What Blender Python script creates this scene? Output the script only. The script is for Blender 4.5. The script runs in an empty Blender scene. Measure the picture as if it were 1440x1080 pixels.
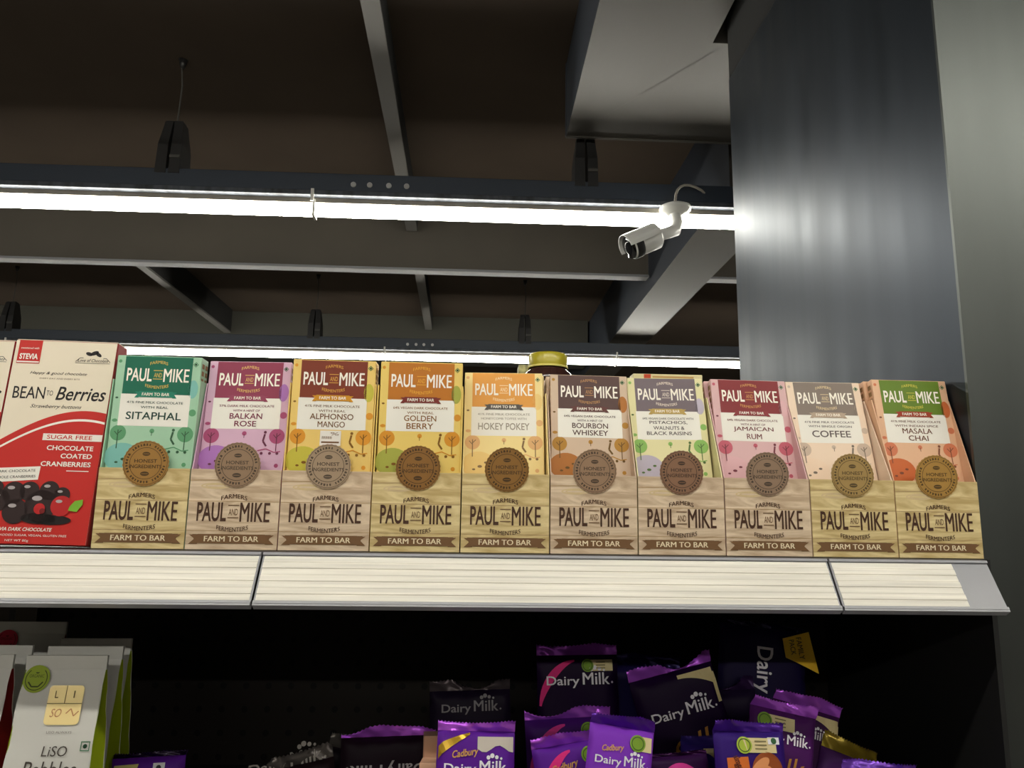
import bpy, bmesh, math, random
from mathutils import Vector, Matrix, Euler
random.seed(7)
SC = bpy.context.scene
COL = SC.collection
H = 1.55                                   # eye height; z below is given relative to it
R = math.radians

# ------------------------------------------------------------------ camera
cd = bpy.data.cameras.new('camera'); cam = bpy.data.objects.new('camera', cd); COL.objects.link(cam)
YAW, PIT, ROL = R(2.77), R(9.99), R(.806)
fw = Vector((math.sin(YAW)*math.cos(PIT), math.cos(YAW)*math.cos(PIT), math.sin(PIT)))
r0 = Vector((math.cos(YAW), -math.sin(YAW), 0)); u0 = r0.cross(fw)
rt = r0*math.cos(ROL)+u0*math.sin(ROL); up = u0*math.cos(ROL)-r0*math.sin(ROL)
cam.matrix_world = Matrix(((rt.x, up.x, -fw.x, 0), (rt.y, up.y, -fw.y, 0), (rt.z, up.z, -fw.z, H), (0, 0, 0, 1)))
cd.sensor_width = 36; cd.lens = 36*1080/1440; cd.clip_start = .02; cd.clip_end = 60
SC.camera = cam

# ------------------------------------------------------------------ world, exposure
w = bpy.data.worlds.new('world'); SC.world = w; w.use_nodes = True
w.node_tree.nodes['Background'].inputs[0].default_value = (.02, .021, .022, 1)
w.node_tree.nodes['Background'].inputs[1].default_value = 1
SC.view_settings.view_transform = 'Standard'; SC.view_settings.look = 'None'
SC.view_settings.gamma = 1; SC.view_settings.use_curve_mapping = False
SC.view_settings.exposure = -0.08
TUBE = 42.0                                # radiance of the linear lamps' diffusers

# ------------------------------------------------------------------ materials
MATS = {}
def lin(c):
    return tuple(((v/255)/12.92 if v/255 <= .04045 else ((v/255+.055)/1.055)**2.4) for v in c)
def mat(name, rgb, rough=.55, metal=0., emit=0., spec=.5, coat=0., noise=None, bump=None, aniso=0., trans=0.):
    if name in MATS: return MATS[name]
    m = bpy.data.materials.new(name); m.use_nodes = True
    nt = m.node_tree; b = nt.nodes['Principled BSDF']
    c = lin(rgb)+(1,)
    b.inputs['Base Color'].default_value = c; b.inputs['Roughness'].default_value = rough
    b.inputs['Metallic'].default_value = metal; b.inputs['Specular IOR Level'].default_value = spec
    b.inputs['Coat Weight'].default_value = coat; b.inputs['Coat Roughness'].default_value = .15
    b.inputs['Transmission Weight'].default_value = trans
    if aniso:
        b.inputs['Anisotropic'].default_value = aniso
    if emit:
        b.inputs['Emission Color'].default_value = c; b.inputs['Emission Strength'].default_value = emit
    if noise or bump:
        tc = nt.nodes.new('ShaderNodeTexCoord'); mp = nt.nodes.new('ShaderNodeMapping')
        nt.links.new(tc.outputs['Object'], mp.inputs[0])
        n = nt.nodes.new('ShaderNodeTexNoise'); nt.links.new(mp.outputs[0], n.inputs[0])
        n.inputs['Detail'].default_value = 5
        if noise:
            sc, amt, st = noise                       # scale, strength, stretch (x,y,z)
            mp.inputs['Scale'].default_value = st; n.inputs['Scale'].default_value = sc
            rp = nt.nodes.new('ShaderNodeValToRGB'); nt.links.new(n.outputs[0], rp.inputs[0])
            rp.color_ramp.elements[0].position = .3; rp.color_ramp.elements[1].position = .7
            rp.color_ramp.elements[0].color = tuple(v*(1-amt) for v in c[:3])+(1,)
            rp.color_ramp.elements[1].color = tuple(min(1, v*(1+amt)) for v in c[:3])+(1,)
            nt.links.new(rp.outputs[0], b.inputs['Base Color'])
        if bump:
            bsc, bst = bump
            n2 = nt.nodes.new('ShaderNodeTexNoise'); n2.inputs['Scale'].default_value = bsc
            nt.links.new(tc.outputs['Object'] if not noise else mp.outputs[0], n2.inputs[0])
            bp = nt.nodes.new('ShaderNodeBump'); bp.inputs['Strength'].default_value = bst; bp.inputs['Distance'].default_value = .01
            nt.links.new(n2.outputs[0], bp.inputs['Height']); nt.links.new(bp.outputs[0], b.inputs['Normal'])
    MATS[name] = m
    return m
def foil(rgb, rough=.28):                   # shiny metallised film of the folded ends
    return mat('foil_%d_%d_%d' % rgb, rgb, rough, .5)
def film(rgb):                              # printed wrapper film
    return mat('film_%d_%d_%d' % rgb, rgb, .42, spec=.08)
def ink(rgb):
    return mat('ink_%d_%d_%d' % tuple(rgb), tuple(rgb), .5, spec=.3)

def wood_mat(name, c1, c2):
    if name in MATS: return MATS[name]
    m = bpy.data.materials.new(name); m.use_nodes = True; nt = m.node_tree; b = nt.nodes['Principled BSDF']
    tc = nt.nodes.new('ShaderNodeTexCoord'); mp = nt.nodes.new('ShaderNodeMapping')
    nt.links.new(tc.outputs['Object'], mp.inputs[0]); mp.inputs['Scale'].default_value = (14, 1, 75)
    n = nt.nodes.new('ShaderNodeTexNoise'); n.inputs['Scale'].default_value = 1.3; n.inputs['Detail'].default_value = 4
    n.inputs['Distortion'].default_value = 1.4
    nt.links.new(mp.outputs[0], n.inputs[0])
    rp = nt.nodes.new('ShaderNodeValToRGB'); nt.links.new(n.outputs[0], rp.inputs[0])
    rp.color_ramp.elements[0].position = .34; rp.color_ramp.elements[1].position = .62
    rp.color_ramp.elements[0].color = lin(c2)+(1,); rp.color_ramp.elements[1].color = lin(c1)+(1,)
    nt.links.new(rp.outputs[0], b.inputs['Base Color']); b.inputs['Roughness'].default_value = .5
    b.inputs['Specular IOR Level'].default_value = .3
    MATS[name] = m
    return m
def pegboard_mat():
    m = bpy.data.materials.new('pegboard'); m.use_nodes = True; nt = m.node_tree; b = nt.nodes['Principled BSDF']
    tc = nt.nodes.new('ShaderNodeTexCoord'); sp = nt.nodes.new('ShaderNodeSeparateXYZ'); nt.links.new(tc.outputs['Object'], sp.inputs[0])
    def node(op, a, bb=None):
        q = nt.nodes.new('ShaderNodeMath'); q.operation = op
        for i, v in enumerate((a, bb)):
            if v is None: continue
            if isinstance(v, (int, float)): q.inputs[i].default_value = v
            else: nt.links.new(v, q.inputs[i])
        return q.outputs[0]
    ds = []
    for ax in ('X', 'Z'):
        f = node('FRACT', node('ADD', node('DIVIDE', sp.outputs[ax], .0295), 100.5)); ds.append(node('SUBTRACT', f, .5))
    d = node('SQRT', node('ADD', node('MULTIPLY', ds[0], ds[0]), node('MULTIPLY', ds[1], ds[1])))
    hole = node('LESS_THAN', d, .14)
    mx = nt.nodes.new('ShaderNodeMix'); mx.data_type = 'RGBA'
    nt.links.new(hole, mx.inputs['Factor'])
    mx.inputs[6].default_value = lin((25, 20, 17))+(1,); mx.inputs[7].default_value = (.0006, .0006, .0006, 1)
    nt.links.new(mx.outputs[2], b.inputs['Base Color']); b.inputs['Roughness'].default_value = .6
    b.inputs['Specular IOR Level'].default_value = .2
    return m

# ------------------------------------------------------------------ mesh helpers
TXT = {}
def text_geo(s, bold=0.0, shear=0.0):
    key = (s, bold, shear)
    if key in TXT: return TXT[key]
    cu = bpy.data.curves.new('t', 'FONT'); cu.body = s; cu.size = 1; cu.resolution_u = 3; cu.offset = 0 if 'M' in s else bold; cu.shear = shear
    o = bpy.data.objects.new('t', cu)
    me = bpy.data.meshes.new_from_object(o)
    vs = [(v.co.x, v.co.y) for v in me.vertices]; fs = [tuple(p.vertices) for p in me.polygons]
    bpy.data.objects.remove(o); bpy.data.curves.remove(cu); bpy.data.meshes.remove(me)
    if 'M' in s and bold:                      # offset outlines of the letter M cross themselves: thicken by shifted copies
        n = len(vs); v0, f0 = vs[:], fs[:]; vs, fs = [], []
        for k, d in enumerate((-bold, bold)):
            vs += [(x+d, y) for x, y in v0]; fs += [tuple(i+k*n for i in f) for f in f0]
    x0 = min(v[0] for v in vs); x1 = max(v[0] for v in vs); y0 = min(v[1] for v in vs); y1 = max(v[1] for v in vs)
    nh = len(vs)//2 if ('M' in s and bold) else len(vs)
    vs = [((x-(x0+x1)/2)/(x1-x0), (y-(y0+y1)/2)/(y1-y0), .15 if i >= nh else 0) for i, (x, y) in enumerate(vs)]
    TXT[key] = (vs, fs, (x1-x0)/(y1-y0))
    return TXT[key]

class MB:
    """collects faces of ONE object"""
    EPS = .00022
    def __init__(s, xf=None): s.v, s.f, s.m, s.mats, s.sm = [], [], [], [], []; s.xf = xf or (lambda u, v, l: (u, -l*MB.EPS, v))
    def slot(s, m):
        if m not in s.mats: s.mats.append(m)
        return s.mats.index(m)
    def face(s, pts, m, smooth=False):
        i = len(s.v); s.v += [tuple(p) for p in pts]; s.f.append(tuple(range(i, i+len(pts)))); s.m.append(s.slot(m)); s.sm.append(smooth)
    def mesh(s, vs, fs, m, smooth=False):
        i = len(s.v); s.v += [tuple(p) for p in vs]
        for f in fs: s.f.append(tuple(j+i for j in f)); s.m.append(s.slot(m)); s.sm.append(smooth)
    def box(s, x0, x1, y0, y1, z0, z1, m, bev=0):
        if bev:
            bm = bmesh.new(); bmesh.ops.create_cube(bm, size=1)
            for q in bm.verts: q.co = Vector(((x0+x1)/2+q.co.x*(x1-x0), (y0+y1)/2+q.co.y*(y1-y0), (z0+z1)/2+q.co.z*(z1-z0)))
            bmesh.ops.bevel(bm, geom=bm.edges[:], offset=bev, segments=2, affect='EDGES', profile=.5)
            bm.verts.index_update(); s.mesh([q.co[:] for q in bm.verts], [[q.index for q in f.verts] for f in bm.faces], m); bm.free(); return
        p = [(x, y, z) for x in (x0, x1) for y in (y0, y1) for z in (z0, z1)]
        s.mesh(p, [(0, 1, 3, 2), (4, 6, 7, 5), (0, 4, 5, 1), (2, 3, 7, 6), (0, 2, 6, 4), (1, 5, 7, 3)], m)
    def tube(s, pts, r, m, n=10, cap=True):
        pts = [Vector(p) for p in pts]; rs = r if isinstance(r, (list, tuple)) else [r]*len(pts)
        vs, fs = [], []; prev = None
        for i, p in enumerate(pts):
            t = (pts[min(i+1, len(pts)-1)]-pts[max(i-1, 0)]).normalized()
            a = prev if prev is not None else (Vector((1, 0, 0)) if abs(t.x) < .9 else Vector((0, 1, 0)))
            a = (a-t*a.dot(t)).normalized(); prev = a; b = t.cross(a)
            vs += [p+(a*math.cos(k*math.tau/n)+b*math.sin(k*math.tau/n))*rs[i] for k in range(n)]
        for i in range(len(pts)-1):
            fs += [(i*n+k, i*n+(k+1) % n, (i+1)*n+(k+1) % n, (i+1)*n+k) for k in range(n)]
        s.mesh(vs, fs, m, True)
        if cap:
            s.face(vs[:n], m); s.face(vs[-n:], m)
    def lathe(s, prof, m, n=32, c=(0, 0, 0)):
        vs = [(c[0]+r*math.cos(k*math.tau/n), c[1]+r*math.sin(k*math.tau/n), c[2]+z) for r, z in prof for k in range(n)]
        fs = [(i*n+k, i*n+(k+1) % n, (i+1)*n+(k+1) % n, (i+1)*n+k) for i in range(len(prof)-1) for k in range(n)]
        s.mesh(vs, fs, m, True)
    def prism(s, prof, x0, x1, m):             # profile in (y,z), extruded along x
        n = len(prof); vs = [(x0, y, z) for y, z in prof]+[(x1, y, z) for y, z in prof]
        s.mesh(vs, [tuple(range(n)), tuple(range(2*n-1, n-1, -1))]+[(i, i+n, (i+1) % n+n, (i+1) % n) for i in range(n)], m)
    # --- flat print on the front surface, (u right, v up), l = layer
    def poly(s, pts, m, l=1): s.face([s.xf(u, v, l) for u, v in pts], m)
    def rect(s, u0, v0, u1, v1, m, l=1): s.poly([(u0, v0), (u1, v0), (u1, v1), (u0, v1)], m, l)
    def disc(s, u, v, r, m, l=1, n=28, ry=None, rot=0):
        ry = ry or r; c, q = math.cos(rot), math.sin(rot)
        s.poly([(u+c*r*math.cos(a)-q*ry*math.sin(a), v+q*r*math.cos(a)+c*ry*math.sin(a)) for a in (k*math.tau/n for k in range(n))], m, l)
    def band(s, A, B, m, l=1):                 # strip between two polylines
        for i in range(len(A)-1): s.poly([A[i], A[i+1], B[i+1], B[i]], m, l)
    def ring(s, u, v, r, w, m, l=1, n=36):
        A = [(u+r*math.cos(k*math.tau/n), v+r*math.sin(k*math.tau/n)) for k in range(n+1)]
        B = [(u+(r-w)*math.cos(k*math.tau/n), v+(r-w)*math.sin(k*math.tau/n)) for k in range(n+1)]
        s.band(A, B, m, l)
    def stroke(s, pts, w, m, l=1):
        for (a, b) in zip(pts, pts[1:]):
            dx, dy = b[0]-a[0], b[1]-a[1]; d = math.hypot(dx, dy) or 1; nx, ny = -dy/d*w/2, dx/d*w/2
            s.poly([(a[0]-nx, a[1]-ny), (b[0]-nx, b[1]-ny), (b[0]+nx, b[1]+ny), (a[0]+nx, a[1]+ny)], m, l)
    def text(s, t, u, v, w, h, m, l=2, bold=0.0, shear=0.0, rot=0, arch=0, rise=0):
        vs, fs, asp = text_geo(t, bold, shear)
        if w is None: w = h*asp
        c, q = math.cos(rot), math.sin(rot); out = []
        for x, y, dl in vs:
            a, b = x*w, y*h + arch*(1-4*x*x) + rise*x
            out.append(s.xf(u+a*c-b*q, v+a*q+b*c, l+dl))
        s.mesh(out, fs, m)
    def build(s, name, parent=None, loc=None, rot=None):
        me = bpy.data.meshes.new(name); me.from_pydata(s.v, [], s.f)
        for m in s.mats: me.materials.append(m)
        me.polygons.foreach_set('material_index', s.m); me.polygons.foreach_set('use_smooth', s.sm); me.update()
        o = bpy.data.objects.new(name, me); COL.objects.link(o)
        if parent: o.parent = parent
        if loc: o.location = loc
        if rot: o.rotation_euler = rot
        return o
def weld(o, smooth_angle=None):
    bm = bmesh.new(); bm.from_mesh(o.data); bmesh.ops.remove_doubles(bm, verts=bm.verts, dist=1e-5)
    bmesh.ops.recalc_face_normals(bm, faces=bm.faces); bm.to_mesh(o.data); bm.free(); return o
def empty(name, loc, rot=(0, 0, 0)):
    o = bpy.data.objects.new(name, None); COL.objects.link(o); o.empty_display_size = .05
    o.location = loc; o.rotation_euler = rot; return o
def tag(o, label, cat, group=None, kind=None):
    o['label'] = label; o['category'] = cat
    if group: o['group'] = group
    if kind: o['kind'] = kind
    return o
def struct(o): o['kind'] = 'structure'; return o
def copy_tree(o, parent=None):
    c = o.copy(); COL.objects.link(c)
    if parent: c.parent = parent
    for ch in list(o.children): copy_tree(ch, c)
    return c

# ------------------------------------------------------------------ the room shell
CE = 1.19
m_ceil = mat('ceiling_paint', (66, 57, 49), .9, noise=(2.5, .12, (1, 1, 1)), spec=.15)
m_wall = mat('wall_paint', (110, 106, 100), .9)
m_floor = mat('floor_tile', (196, 192, 184), .4)
b = MB(); b.box(-4, 4, -2.5, 7.5, -.1, 0, m_floor); struct(b.build('floor'))
b = MB(); b.box(-4, 4, -2.5, 7.5, 0, .1, m_ceil); struct(b.build('ceiling', loc=(0, 0, H+CE)))
for nm, a in (('wall_left', (-4.1, -4, -2.6, 7.6)), ('wall_right', (4, 4.1, -2.6, 7.6)), ('wall_back', (-4, 4, 7.5, 7.6)), ('wall_front', (-4, 4, -2.6, -2.5))):
    b = MB(); b.box(*a, 0, H+CE, m_wall); struct(b.build(nm))

# ------------------------------------------------------------------ lamps
m_tube = mat('lamp_diffuser', (255, 252, 240), .4, emit=TUBE)
m_navy = mat('lamp_housing_paint', (44, 52, 64), .45)
m_rail = mat('lamp_rail_aluminium', (66, 70, 77), .5, .2, noise=(14, .6, (3, 1, 1)))
m_refl = mat('lamp_reflector', (130, 124, 114), .6)
m_blk = mat('black_plastic', (30, 29, 29), .5)
m_screw = mat('screw_zinc', (190, 190, 188), .35, .5)
m_cable = mat('cable_grey', (70, 68, 64), .5)
def lamp(y, x0, x1, joints, hangers, screws, label, rot=0, off=0):
    o = empty('linear_light', (0, y, H+.755), (0, 0, rot))
    tag(o, label, 'lamp')
    b = MB(); b.box(x0, x1, -.034, .034, .066, .113, m_navy, .002); b.build('housing', o)
    b = MB(); b.box(x0, x1, -.036, .036, .053, .066, m_rail, .002)
    b.build('rail', o)
    b = MB(); b.box(x0, x1, -.0145, .0145, .0405, .053, m_refl); b.build('reflector', o)
    js = [x0]+joints+[x1]
    for a, c in zip(js, js[1:]):
        b = MB(); b.box(a+.003, c-.003, -.0135, .0135, .010, .040, m_tube, .006); b.build('diffuser', o)
    for j in joints:
        b = MB(); b.box(j-.0035, j+.0035, -.0165, .0165, .004, .05, mat('clip_white', (215, 214, 208), .4), .001)
        b.box(j-.004, j+.004, -.0395, -.0365, .035, .068, mat('clip_white', (215, 214, 208), .4))
        b.build('joint_clip', o)
    for x in screws:
        b = MB(); b.tube([(x, -.034, .083), (x, -.0375, .083)], .007, m_screw, 14); b.build('screw', o)
    for x in hangers:
        b = MB()
        for sx in (-1, 1):                         # two tapered plates pinching the housing, a slit between
            X = x+sx*.017
            b.mesh([(X-.014, -.036, .10), (X+.014, -.036, .10), (X+.014, .036, .10), (X-.014, .036, .10),
                    (X-.013, -.032, .18), (X+.013, -.032, .18), (X+.013, .032, .18), (X-.013, .032, .18),
                    (x+sx*.012-.010, -.018, .25), (x+sx*.012+.010, -.018, .25), (x+sx*.012+.010, .018, .25), (x+sx*.012-.010, .018, .25)],
                   [(0, 1, 5, 4), (1, 2, 6, 5), (2, 3, 7, 6), (3, 0, 4, 7), (4, 5, 9, 8), (5, 6, 10, 9), (6, 7, 11, 10), (7, 4, 8, 11), (8, 9, 10, 11), (3, 2, 1, 0)], m_blk)
        b.box(x-.020, x+.020, -.012, .012, .243, .254, m_blk)
        b.box(x+.004, x+.030, -.0385, -.034, .140, .148, m_cable)
        h = b.build('hanger_grip', o)
        b = MB(); b.tube([(x, 0, .25), (x+.004, 0, .36), (x-.002, 0, CE-.755-.02)], .0022, m_cable, 6)
        b.lathe([(0, 0), (.012, .004), (.006, -.018), (0, -.02)], m_blk, 12, (x, 0, CE-.755-.004)); b.build('suspension_cable', h)
    return o
lamp(1.90, -3.2, 2.2, [-.425, 1.1], [-.795, .277], [-.323, -.2815, -.2328, -.1875],
     'long suspended linear light nearest in view, bright strip running across behind the shelf', rot=R(-.35))
lamp(3.73, -3.2, 3.2, [-2.25, -.447, .698], [-2.26, -.795, .24], [-.3363, -.2947, -.2566, -.215],
     'farther suspended linear light, thin bright strip just above the chocolate boxes', rot=R(-.2))
lamp(.10, -2.2, 2.2, [-.5, .9], [-1.2, .1], [], 'suspended linear light over the aisle in front of the shelf')
lamp(-1.75, -3.2, 2.2, [-1.7, .3], [-2.6, -.8, 1.2], [], 'unseen suspended linear light added behind the shopper as fill for the lower shelf')  # unseen lamp, added so low fill light reaches under the upper shelf

# ------------------------------------------------------------------ beams and ducts
m_beam = mat('beam_paint', (58, 53, 45), .8, noise=(3, .12, (1, 1, 1)))
m_flange = mat('beam_flange', (104, 104, 107), .5, .2)
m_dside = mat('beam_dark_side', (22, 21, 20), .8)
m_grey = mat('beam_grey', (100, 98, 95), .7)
def cross_beam(x0, x1, label):
    o = empty('ceiling_beam', ((x0+x1)/2, 2.88, H+.945)); tag(o, label, 'beam')
    c = (x0+x1)/2
    b = MB(); b.box(x0-c, x1-c, 0, .03, .010, CE-.945, m_beam); b.build('web', o)
    b = MB(); b.box(x0-c, x1-c, -.012, .042, 0, .010, m_flange, .002); b.build('flange', o)
cross_beam(-3.9, .672, 'long ceiling beam with pale lower flange crossing behind the nearest strip light')
cross_beam(.90, 3.9, 'short visible end of ceiling beam between the metal duct and the steel column')
def depth_beam(x, wd, y0, y1, zb, label, rot=0, ms=m_grey):
    o = empty('ceiling_rib', (x, y0, H+zb), (0, 0, rot)); tag(o, label, 'beam')
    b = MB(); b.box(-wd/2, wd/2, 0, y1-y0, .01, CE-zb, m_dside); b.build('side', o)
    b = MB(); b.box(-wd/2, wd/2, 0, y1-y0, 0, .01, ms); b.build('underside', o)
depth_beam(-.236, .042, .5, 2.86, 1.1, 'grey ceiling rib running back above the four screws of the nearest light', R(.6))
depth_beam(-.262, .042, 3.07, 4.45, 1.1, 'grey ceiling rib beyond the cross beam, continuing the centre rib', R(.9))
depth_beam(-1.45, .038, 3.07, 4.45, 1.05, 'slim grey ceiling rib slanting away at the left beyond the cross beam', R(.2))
b = MB(); b.box(-2.9, .67, 0, .2, 0, CE-.93, mat('girder_paint', (46, 45, 38), .85))
tag(b.build('ceiling_girder', loc=(0, 4.48, H+.93)), 'dark ceiling girder far back above the farther strip light', 'beam')
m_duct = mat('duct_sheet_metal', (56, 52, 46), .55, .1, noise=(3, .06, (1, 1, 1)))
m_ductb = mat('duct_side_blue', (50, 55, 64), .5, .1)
def duct(x0, x1, y0, y1, z0, z1, label):
    o = empty('air_duct', (x0, y0, H+z0)); tag(o, label, 'duct')
    b = MB(); w_, d_, h_ = x1-x0, y1-y0, z1-z0
    b.face([(0, 0, 0), (w_, 0, 0), (w_, d_, 0), (0, d_, 0)], m_duct)
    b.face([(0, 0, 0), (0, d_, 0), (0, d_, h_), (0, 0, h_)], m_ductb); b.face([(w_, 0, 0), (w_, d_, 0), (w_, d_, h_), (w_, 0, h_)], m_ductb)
    b.face([(0, 0, h_), (w_, 0, h_), (w_, d_, h_), (0, d_, h_)], m_duct)
    b.face([(0, 0, 0), (w_, 0, 0), (w_, 0, h_), (0, 0, h_)], m_duct); b.face([(0, d_, 0), (w_, d_, 0), (w_, d_, h_), (0, d_, h_)], m_duct)
    weld(b.build('duct_body', o))
    b = MB(); b.box(0, w_, d_-.012, d_, -.002, 0, m_duct); b.box(-.002, 0, d_-.012, d_, 0, h_, m_ductb)
    b.build('end_collar', o)
    return o, w_, d_
o = empty('air_duct', (0, 0, H+.983)); tag(o, 'wide boxed air duct overhead in front of the lights, top right', 'duct')
L_ = [(.2215, .5), (.478, .5), (.478, 1.43), (.664, 1.43), (.664, 1.852), (.2215, 1.852)]
b = MB(); h_ = CE-.983
b.face([(x, y, 0) for x, y in L_], m_duct); b.face([(x, y, h_) for x, y in L_], m_duct)
for (p, q) in zip(L_, L_[1:]+L_[:1]):
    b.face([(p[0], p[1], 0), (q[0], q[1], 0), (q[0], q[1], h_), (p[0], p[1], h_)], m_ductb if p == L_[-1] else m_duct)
weld(b.build('duct_body', o))
b = MB(); b.box(.2215, .664, 1.843, 1.853, -.0025, 0, m_duct); b.box(.2195, .2215, 1.843, 1.853, 0, h_, m_ductb); b.build('end_collar', o)
b = MB(); b.mesh([(.235, 1.835, -.001), (.238, 1.835, -.001), (.494, 1.455, -.001), (.494, 1.451, -.001)], [(0, 1, 2, 3)], mat('duct_seam', (62, 58, 52), .6)); b.build('seam', o)
duct(.682, .872, 1.94, 6.5, .90, CE, 'grey rectangular air duct running back beside the column behind the camera')

# ------------------------------------------------------------------ steel clad column
def steel(name, rgb, rough, streak):
    m = mat(name, rgb, rough, .85, noise=(2.2, .10, (4, 4, .6)))
    nt = m.node_tree; bs = nt.nodes['Principled BSDF']
    tc = nt.nodes.new('ShaderNodeTexCoord'); mp = nt.nodes.new('ShaderNodeMapping'); mp.inputs['Scale'].default_value = (22, 22, 2.0)
    n = nt.nodes.new('ShaderNodeTexNoise'); n.inputs['Scale'].default_value = 1; n.inputs['Detail'].default_value = 4
    nt.links.new(tc.outputs['Object'], mp.inputs[0]); nt.links.new(mp.outputs[0], n.inputs[0])
    mr = nt.nodes.new('ShaderNodeMapRange'); mr.inputs['From Min'].default_value = .3; mr.inputs['From Max'].default_value = .7
    mr.inputs['To Min'].default_value = rough-streak; mr.inputs['To Max'].default_value = rough+streak
    nt.links.new(n.outputs[0], mr.inputs['Value']); nt.links.new(mr.outputs[0], bs.inputs['Roughness'])
    return m
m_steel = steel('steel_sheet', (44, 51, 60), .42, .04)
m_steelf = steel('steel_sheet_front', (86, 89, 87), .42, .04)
o = empty('column', (.5, .745, 0))
tag(o, 'dark brushed steel clad column standing at the right end of the shelf', 'column')
zt = H+.885
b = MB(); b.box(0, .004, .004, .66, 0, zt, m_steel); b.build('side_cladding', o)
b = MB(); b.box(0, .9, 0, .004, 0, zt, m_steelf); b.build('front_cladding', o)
b = MB(); b.box(.004, .9, .004, .66, 0, H+CE, mat('column_core', (40, 40, 40), .8)); b.build('core', o)
b = MB(); b.box(.001, .004, .003, .66, zt, H+CE, mat('column_black', (14, 14, 14), .9)); b.build('upper_panel', o)

# ------------------------------------------------------------------ security camera
m_wh = mat('cctv_white', (226, 226, 222), .35)
o = empty('security_camera', (.497, 1.822, H+.783)); o.scale = (1.1, 1.1, 1.1)
tag(o, 'white bullet security camera clipped under the nearest strip light beside the column', 'camera')
b = MB(); b.lathe([(0, .006), (.030, .006), (.036, .003), (.036, -.004), (.028, -.008), (.016, -.014), (0, -.014)], m_wh, 32); b.box(-.012, .012, .02, .034, .0, .022, m_wh); b.build('mount_base', o)
b = MB(); b.tube([(0, 0, -.012), (.003, -.002, -.036), (-.004, -.008, -.056), (-.030, -.022, -.070), (-.052, -.030, -.080)], [.013, .013, .0145, .013, .014], m_wh, 16); b.build('bracket', o)
bd = empty('camera_body', (-.048, -.030, -.079)); bd.parent = o
ax = Vector((-.085, -.012, -.042)).normalized()
bd.rotation_euler = ax.to_track_quat('Z', 'Y').to_euler()
b = MB(); b.lathe([(0, 0), (.022, 0), (.0275, .006), (.0275, .072), (.026, .074)], m_wh, 28); b.build('barrel', bd)
b = MB(); b.lathe([(.0285, .052), (.0292, .053), (.0292, .070), (.0285, .071)], m_blk, 28); b.build('dark_ring', bd)
b = MB(); b.lathe([(.026, .074), (.0255, .079), (.012, .080), (0, .080)], mat('lens_glass', (16, 17, 20), .08), 28); b.build('lens', bd)
b = MB(); n = 14
for k in range(n):
    a0, a1 = (R(-95+190*(k+q)/n) for q in (0, 1)); r1, r2 = .031, .0325
    P = lambda a, r, z: (r*math.cos(a), r*math.sin(a), z)
    b.mesh([P(a0, r1, .006), P(a1, r1, .006), P(a1, r1, .085), P(a0, r1, .085), P(a0, r2, .006), P(a1, r2, .006), P(a1, r2, .085), P(a0, r2, .085)],
           [(0, 1, 2, 3), (7, 6, 5, 4), (0, 4, 5, 1), (3, 2, 6, 7), (1, 5, 6, 2), (0, 3, 7, 4)], m_wh)
sh = b.build('sun_shield', bd)
# turn the shield's open side downwards
upl = bd.rotation_euler.to_matrix().inverted() @ Vector((0, 0, 1)); sh.rotation_euler = (0, 0, math.atan2(upl.y, upl.x))
b = MB(); b.tube([(.004, .006, .004), (.003, .007, .024), (.005, .009, .040), (.010, .011, .052), (.018, .014, .061), (.028, .018, .067), (.042, .022, .069), (.058, .027, .067), (.074, .033, .062), (.088, .044, .055)], .0032, mat('cable_white', (165, 160, 150), .5), 8); b.build('cable', o)

# ------------------------------------------------------------------ shelf unit
ZS = -.0314                                  # top of the upper shelf
LS = -.32                                    # top of the lower shelf
o = empty('shelf_unit', (0, .745, 0)); tag(o, 'black metal shop shelf unit with pale price rail holding all the chocolate', 'shelf')
m_shelf = mat('shelf_black', (34, 33, 34), .45)
m_nose = mat('shelf_nose', (58, 56, 58), .4, .3)
X0, X1 = -1.25, .4985
b = MB(); b.box(X0, X1, -.012, .345, H+ZS-.018, H+ZS-.0005, m_shelf); b.build('shelf_board', o)
b = MB(); b.box(X0, .489, -.020, -.0125, H+ZS-.012, H+ZS-.0005, m_nose, .001); b.build('shelf_nose', o)
b = MB(); b.box(X0, X1, .345, .352, .1, H+ZS-.0, pegboard_mat()); b.build('back_panel', o)
b = MB(); b.box(X0, X1, -.02, .345, H+LS-.02, H+LS-.0005, m_shelf); b.build('shelf_board', o)
b = MB(); b.box(X0, X1, -.01, .345, .0, .1, m_shelf); b.build('kick_base', o)
b = MB(); b.box(.4935, X1, -.015, .344, H+LS, H+ZS-.019, mat('end_panel_black', (20, 20, 20), .6)); b.build('end_panel', o)
m_up = mat('upright_bronze', (62, 54, 46), .5, .3)
b = MB(); b.box(-.625, -.565, .325, .345, .1, H+ZS-.019, m_up)
for k in range(46): b.box(-.600, -.592, .3245, .3252, .18+k*.028, .194+k*.028, m_blk)
b.build('upright', o)
b = MB(); b.prism([(.008, H+ZS), (.06, H+.150), (.345, H+.150), (.345, H+ZS)], .4986, .4998, mat('side_bracket_brown', (112, 84, 54), .6, noise=(90, .6, (1, 1, 1)), spec=.3)); b.build('side_bracket', o)
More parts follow.
